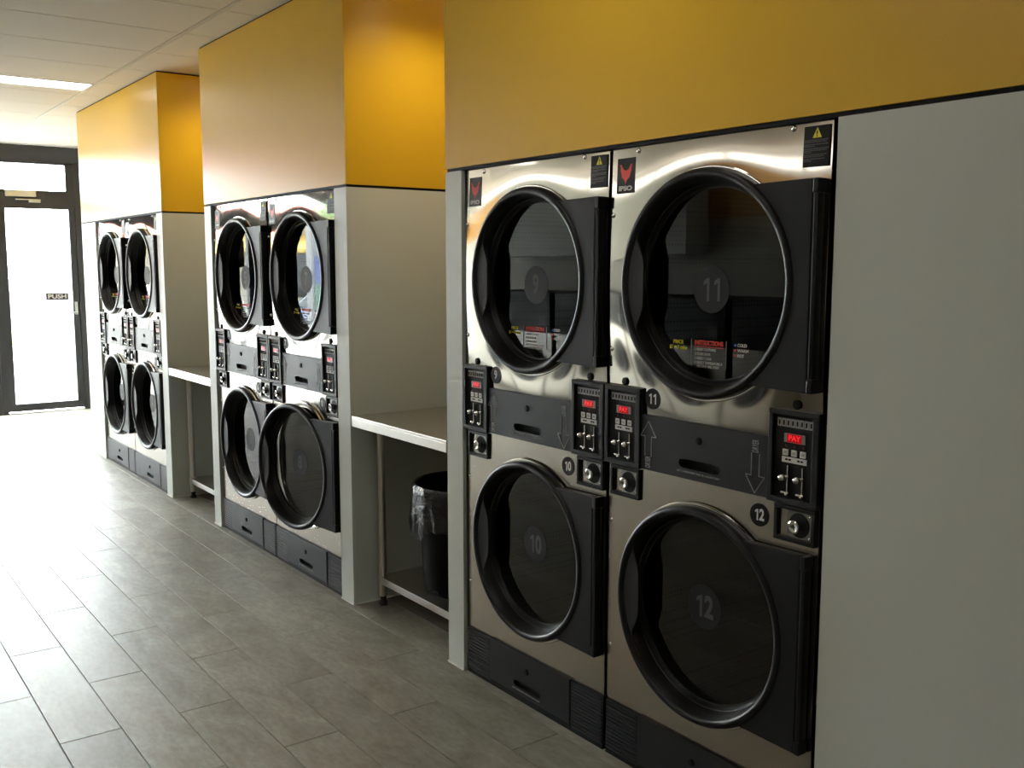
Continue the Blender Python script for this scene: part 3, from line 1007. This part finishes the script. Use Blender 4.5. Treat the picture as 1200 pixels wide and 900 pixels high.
# ================================================================== work tables in the gaps between the bays
def make_table():
    root = empty('work_table')
    tp = MB()
    L, D = 0.815, 0.70
    tp.box(0, L, 0, D, 0.893, 0.905, M['table_steel'], 0.002)
    tp.box(0, L, 0, 0.012, 0.855, 0.893, M['table_steel'], 0.002)
    tp.box(0, 0.012, 0.012, D, 0.855, 0.893, M['table_steel'])
    tp.box(L - 0.012, L, 0.012, D, 0.855, 0.893, M['table_steel'])
    tp.box(0, L, D - 0.012, D, 0.855, 0.95, M['table_steel'])
    tp.build('tabletop', root)
    sh = MB()
    x0, x1, y0, y1 = 0.045, L - 0.045, 0.098, D - 0.05
    sh.box(x0, x1, y0, y1, 0.134, 0.140, M['table_steel'])
    sh.box(x0, x1, y0, y0 + 0.006, 0.106, 0.134, M['table_steel'], 0.001)
    sh.box(x0, x1, y1 - 0.006, y1, 0.106, 0.134, M['table_steel'], 0.001)
    sh.build('undershelf', root)
    for lx in (0.065, L - 0.065):
        for ly in (0.115, D - 0.075):
            lg = MB()
            lg.lathe_z([(0.0, 0.045), (0.019, 0.045), (0.019, 0.8925), (0.0, 0.8925)], lx, ly, 20, M['table_steel'])
            lg.lathe_z([(0.0225, 0.095), (0.0225, 0.148), (0.019, 0.150)], lx, ly, 20, M['table_steel'])
            leg = lg.build('leg', root, smooth=40)
            ft = MB()
            ft.lathe_z([(0.0, 0.0), (0.020, 0.0), (0.020, 0.012), (0.014, 0.020), (0.014, 0.046), (0.0, 0.046)], lx, ly, 16, M['rubber'])
            ft.build('foot', leg, smooth=40)
    return root
tb = make_table()
tb.location = (-0.942, 0.002, 0)
tag(tb, 'stainless work table with a bin on its undershelf, between doors 8 and 10', 'table', 'stainless work tables in the gaps')
tb2 = copy_tree(tb)
tb2.location = (-0.942 - T, 0.002, 0)
tb2['label'] = 'stainless work table with an empty undershelf, between the far and middle dryers'

# bin on the near table's undershelf
bn = tag(empty('waste_bin', (-0.500, 0.345, 0.1405)), 'round black waste bin with a crumpled plastic liner on the table undershelf', 'bin')
bm_ = MB()
bm_.lathe_z([(0.0, 0.0), (0.180, 0.0), (0.190, 0.012), (0.205, 0.25), (0.212, 0.30), (0.219, 0.305), (0.224, 0.44), (0.232, 0.462), (0.238, 0.470), (0.240, 0.482), (0.236, 0.490), (0.228, 0.490), (0.222, 0.46), (0.196, 0.03), (0.0, 0.02)], 0, 0, 48, M['bin'])
bm_.build('bin_body', bn, smooth=40)
ribs = MB()
for k in range(24):
    a = 2 * PI * k / 24
    ribs.rod((0.190 * math.cos(a), 0.190 * math.sin(a), 0.02), (0.207 * math.cos(a), 0.207 * math.sin(a), 0.28), 0.004, 6, M['bin'])
ribs.build('bin_ribs', bn, smooth=60)['kind'] = 'stuff'
ln = MB()
n = 160
rng = random.Random(3)
ph = [rng.uniform(0, 2 * PI) for _ in range(8)]
profz = [(0.226, 0.40), (0.232, 0.486), (0.2385, 0.494), (0.2445, 0.486), (0.246, 0.45), (0.248, 0.40), (0.249, 0.35), (0.248, 0.30), (0.243, 0.26)]
rings = []
for j, (r, z) in enumerate(profz):
    ring = []
    for k in range(n):
        a = 2 * PI * k / n
        amp = max(0, j - 2) / 6
        wv = 0.004 * math.sin(17 * a + ph[0]) + 0.003 * math.sin(29 * a + ph[1] + z * 20) + 0.003 * math.sin(41 * a + ph[2] - z * 35) + 0.004 * math.sin(7 * a + ph[3])
        hem = 0.0
        if j > 3:
            hem = (j - 3) / 5 * (0.045 * math.sin(2 * a + ph[4]) + 0.03 * math.sin(5 * a + ph[5]) + 0.012 * math.sin(13 * a + ph[6]))
        rr = r + amp * (wv + 0.006)
        ring.append(ln.bm.verts.new((rr * math.cos(a), rr * math.sin(a), z + hem * 0.8)))
    rings.append(ring)
for A, B in zip(rings[:-1], rings[1:]):
    for k in range(n):
        ln.bm.faces.new((A[k], A[(k + 1) % n], B[(k + 1) % n], B[k]))
ln.build('bin_liner', bn, M['liner'], smooth=80)

# alcove downlights
for x, lab in ((-0.53, 'small round downlight over the work table that holds the bin'), (-0.53 - T, 'small round downlight over the far work table')):
    t = tag(empty('downlight', (x, 0.37, ZC)), lab, 'light', 'downlights over the work tables')
    rg = MB(); rg.lathe_z([(0.075, 0.002), (0.075, -0.004), (0.060, -0.006), (0.056, 0.0)], 0, 0, 32, M['tbar']); rg.build('trim_ring', t, smooth=40)
    le = MB(); le.lathe_z([(0.0, -0.002), (0.056, -0.002)], 0, 0, 32, M['tube_dim']); le.build('lens', t)
    ld = bpy.data.lights.new('downlight_lamp', 'SPOT')
    ld.energy = SPOT_POWER; ld.color = (1.0, 0.86, 0.62); ld.spot_size = math.radians(150); ld.spot_blend = 0.8; ld.shadow_soft_size = 0.05
    lo = bpy.data.objects.new('downlight_lamp', ld); COL.objects.link(lo); lo.parent = t; lo.location = (0, 0, -0.02)

# ================================================================== washers on the other side (seen in the door glass)
def make_washer():
    r = empty('washer')
    w = 0.69
    boxpart('cabinet', r, 0, w, 0.02, 0.72, 0.0, 0.93, M['table_steel'], 0.006)
    c = MB(); c.box(0, w, 0.0, 0.72, 0.93, 1.33, M['plastic_matt'], 0.008)
    con = c.build('console', r)
    k = MB(); k.box(0.06, 0.20, -0.004, 0.0, 1.16, 1.28, M['panel_dark'], 0.001); k.build('control_plate', con)
    k = MB(); k.box(0.08, 0.18, -0.004, 0.0, 1.00, 1.10, M['led_case'], 0.001); k.build('coin_plate', con)
    for q in (0.10, 0.15):
        k = MB(); k.ball((q, -0.006, 1.20), 0.012, M['chrome'], 1); k.build('knob', con, smooth=60)
    d = MB(); d.lathe_y([(0.22, 0.02), (0.22, -0.03), (0.20, -0.05), (0.17, -0.045), (0.15, -0.02), (0.15, 0.02)], w / 2, 0.55, 48, M['plastic'])
    dd = d.build('door', r, smooth=40)
    g = MB(); g.lathe_y([(0.0, -0.028), (0.10, -0.024), (0.152, -0.015)], w / 2, 0.55, 48, M['bin']); g.build('window_glass', dd, smooth=60)
    return r
wl = ['steel front washer with black console, first from the street windows', 'steel front washer with black console, second from the street windows', 'steel front washer with black console, third from the street windows',
      'steel front washer with black console, fourth from the street windows', 'steel front washer with black console, fifth from the street windows', 'steel front washer with black console, sixth from the street windows']
wa = None
for i in range(6):
    if wa is None:
        wa = make_washer(); o = wa
    else:
        o = copy_tree(wa)
    # turned round to face the dryers
    o.rotation_euler = (0, 0, PI)
    o.location = (-5.36 + i * 0.76, YL + 0.74, 0)
    tag(o, wl[i], 'washer', 'row of washers on the far side of the room')

# ================================================================== outside
def outdoor(m): return m
M['asphalt'] = mat('pale_asphalt', (0.20, 0.20, 0.20), 0.9, noise=(30, 0.12))
M['paving'] = mat('pale_concrete', (0.48, 0.47, 0.45), 0.85, noise=(8, 0.08))
M['dry_grass'] = mat('dry_verge_grass', (0.36, 0.30, 0.13), 0.95, noise=(6, 0.25))
M['leaf'] = mat('green_leaf', (0.06, 0.10, 0.035), 0.6, noise=(2, 0.4))
M['bark'] = mat('grey_bark', (0.10, 0.08, 0.06), 0.9, noise=(20, 0.3))
M['car_white'] = mat('white_car_paint', (0.70, 0.70, 0.70), 0.25, coat=0.6)
M['car_red'] = mat('red_car_paint', (0.42, 0.02, 0.02), 0.25, coat=0.6)
M['car_blue'] = mat('blue_car_paint', (0.03, 0.07, 0.22), 0.25, coat=0.6)
M['car_silver'] = mat('silver_car_paint', (0.42, 0.43, 0.44), 0.25, 0.6, coat=0.6)
M['car_glass'] = mat('car_window', (0.01, 0.012, 0.014), 0.06)
M['render'] = mat('cream_render', (0.60, 0.56, 0.48), 0.8, noise=(3, 0.06))
M['roof'] = mat('red_roof_sheet', (0.36, 0.07, 0.05), 0.6, noise=(4, 0.1))
M['awning'] = mat('yellow_awning', (0.55, 0.42, 0.12), 0.6, noise=(4, 0.05))
M['pole'] = mat('galvanised_pole', (0.36, 0.42, 0.45), 0.5, 0.4)
M['sign_pale'] = mat('pale_sign_sheet', (0.45, 0.45, 0.46), 0.5)
M['sign_green'] = mat('green_sign_sheet', (0.16, 0.27, 0.21), 0.5)
M['sign_blue'] = mat('blue_sign_sheet', (0.09, 0.12, 0.26), 0.5)

b = MB(); b.box(-90, XF - 0.125, -60, 45, -0.5, -0.20, M['asphalt']); struct(b.build('road'))
b = MB(); b.box(XF - 3.2, XF - 0.121, -30, 25, -0.20, -0.012, M['paving']); struct(b.build('pavement'))
b = MB(); b.box(-25.5, -22.0, -58, 43, -0.20, -0.10, M['dry_grass']); struct(b.build('ground'))

def make_car(paint):
    r = empty('parked_car')
    L, wd = 4.3, 1.72
    prof = [(0.0, 0.32), (0.02, 0.62), (0.18, 0.80), (1.05, 0.95), (1.75, 1.38), (2.10, 1.46), (3.05, 1.45), (3.75, 1.05), (4.22, 0.98), (4.30, 0.70), (4.28, 0.32)]
    b = MB(); bm = b.bm
    def ring(y, inset):
        return [bm.verts.new((x, y * (1 - (inset * max(0, (z - 0.95)) * 0.55)), z)) for x, z in prof]
    A, B = ring(-wd / 2, 0.6), ring(wd / 2, 0.6)
    n = len(prof)
    bm.faces.new(A); bm.faces.new(B[::-1])
    for k in range(n):
        bm.faces.new((A[k], B[k], B[(k + 1) % n], A[(k + 1) % n]))
    body = b.build('body', r, paint)
    mo = body.modifiers.new('round', 'BEVEL'); mo.width = 0.05; mo.segments = 2
    for s in (-1, 1):
        g = MB()
        f = lambda z: s * (wd / 2 * (1 - 0.6 * max(0, z - 0.95) * 0.55) + 0.006)
        q = [(1.25, 0.99), (1.78, 1.34), (2.35, 1.38), (2.35, 0.99)]
        g.poly([(x, f(z), z) for x, z in q]); 
        q = [(2.42, 0.99), (2.42, 1.38), (3.00, 1.36), (3.55, 1.04)]
        g.poly([(x, f(z), z) for x, z in q])
        w_ = g.build('side_window', r, M['car_glass'])
        so = w_.modifiers.new('thick', 'SOLIDIFY'); so.thickness = 0.01
        for x in (0.80, 3.45):
            w = MB(); w.lathe_y([(0.0, -0.10), (0.18, -0.11), (0.20, -0.10), (0.31, -0.10), (0.32, -0.06), (0.32, 0.06), (0.31, 0.10), (0.0, 0.10)], 0, 0, 24, M['rubber'])
            wo = w.build('wheel', r, loc=(x, s * (wd / 2 - 0.08), 0.32), smooth=40)
            hb = MB(); hb.lathe_y([(0.0, -0.118), (0.17, -0.112)], 0, 0, 16, M['silver']); hb.build('hub', wo, loc=(0, 0 if s < 0 else 0.23, 0))
    g = MB(); g.poly([(1.10, -0.70, 0.985), (1.10, 0.70, 0.985), (1.70, 0.62, 1.36), (1.70, -0.62, 1.36)]); o = g.build('windscreen', r, M['car_glass']); o.location = (-0.02, 0, 0.015)
    so = o.modifiers.new('thick', 'SOLIDIFY'); so.thickness = 0.01
    for s in (-1, 1):
        boxpart('headlamp', r, -0.01, 0.05, s * 0.62 - 0.14, s * 0.62 + 0.14, 0.60, 0.72, M['ink_white'], 0.01)
    return r
cars = [('car_white', -17.5, -4.1, 8, 'white parked car reflected in the glass of the farthest dryers'),
        ('car_blue', -17.0, -6.9, -6, 'dark blue parked car across the street'),
        ('car_white', -20.0, -10.3, 4, 'white parked car in the row across the street, beyond the blue car'),
        ('car_red', -13.6, -13.4, 95, 'red parked car standing at the kerb'),
        ]
for p, x, y, a, lab in cars:
    c = make_car(M[p]); c.location = (x, y, -0.20); c.rotation_euler = (0, 0, math.radians(a))
    tag(c, lab, 'car', 'cars parked across the street')

rng = random.Random(11)
def make_tree(x, y, h, r, lab, hedge=False):
    t = tag(empty('street_tree' if not hedge else 'clipped_shrub', (x, y, -0.12 if -25.5 < x < -22 else -0.20)), lab, 'tree' if not hedge else 'shrub')
    tr = MB(); tr.lathe_z([(0.0, 0), (0.16 if not hedge else 0.05, 0.0), (0.10 if not hedge else 0.03, h * 0.6), (0.0, h * 0.62)], 0, 0, 10, M['bark']); tr.build('trunk', t, smooth=60)
    lv = MB()
    for k in range(1500 if not hedge else 700):
        d = Vector((rng.gauss(0, 1), rng.gauss(0, 1), rng.gauss(0, 1))).normalized() * (rng.random() ** 0.4)
        c = Vector((d.x * r, d.y * r, h * (0.68 if not hedge else 0.52) + d.z * h * (0.32 if not hedge else 0.48)))
        s = 0.20 if not hedge else 0.10
        u = Vector((rng.uniform(-1, 1), rng.uniform(-1, 1), rng.uniform(-1, 1))).normalized() * s
        v = u.cross(Vector((rng.uniform(-1, 1), rng.uniform(-1, 1), rng.uniform(-1, 1)))).normalized() * s * 0.6
        lv.poly([c - u, c + v, c + u, c - v])
    lv.build('foliage', t, M['leaf'], recalc=False)['kind'] = 'stuff'
make_tree(-24.0, -13.5, 5.6, 2.2, 'leafy street tree on the verge across the street')
bd = tag(empty('shop_building', (-40, -22, -0.2)), 'low cream shop building with red roof and yellow awning across the street', 'building')
boxpart('wall', bd, -4, 4, -12, 14, 0, 3.6, M['render'])
rf = MB()
v = [rf.bm.verts.new(p) for p in ((-4.6, -12.6, 3.6), (4.6, -12.6, 3.6), (4.6, 14.6, 3.6), (-4.6, 14.6, 3.6), (0, -9, 5.6), (0, 11, 5.6))]
for f in ((0, 1, 4), (1, 2, 5, 4), (2, 3, 5), (3, 0, 4, 5), (0, 3, 2, 1)):
    rf.bm.faces.new([v[i] for i in f])
rf.build('roof', bd, M['roof'])
for k in range(6):
    w = boxpart('shop_window', bd, 4.0, 4.05, -10.5 + k * 4.0, -7.6 + k * 4.0, 0.5, 2.3, M['car_glass'])
aw = MB(); aw.prism([(4.0, 3.1), (5.6, 2.5), (5.6, 2.35), (4.0, 2.9)], -11.5, 13.5, M['awning']); aw.build('awning', bd)

pl = tag(empty('street_lamp', (-14.2, -6.05, -0.2)), 'slim pale street lamp with a curved arm across the street', 'lamp')
q = MB(); q.lathe_z([(0.0, 0), (0.09, 0), (0.09, 0.9), (0.06, 1.0), (0.045, 6.0), (0.0, 6.0)], 0, 0, 14, M['pole']); q.build('pole', pl, smooth=40)
q = MB(); q.rod((0, 0, 5.95), (0.9, 0, 6.3), 0.03, 8, M['pole']); q.build('arm', pl)
boxpart('lamp_head', pl, 0.85, 1.45, -0.12, 0.12, 6.25, 6.38, M['pole'], 0.03)

ts = tag(empty('totem_sign', (-10.4, -4.35, -0.012)), 'pale upright pavement sign with a blue and a green panel', 'sign')
boxpart('post_body', ts, -0.10, 0.10, -0.30, 0.30, 0, 2.35, M['sign_pale'], 0.01)
boxpart('blue_panel', ts, 0.10, 0.11, -0.26, 0.26, 1.35, 1.75, M['sign_blue'])
boxpart('green_panel', ts, 0.10, 0.11, -0.26, 0.26, 1.00, 1.33, M['sign_green'])

nb = MB(); nb.box(0, 0.012, -0.22, 0.22, -0.16, 0.16, M['frame'], 0.002)
nbo = nb.build('notice_board', loc=(XF - 0.041, -2.17, 1.74))
tag(nbo, 'dark notice board fixed to the street window', 'sign')
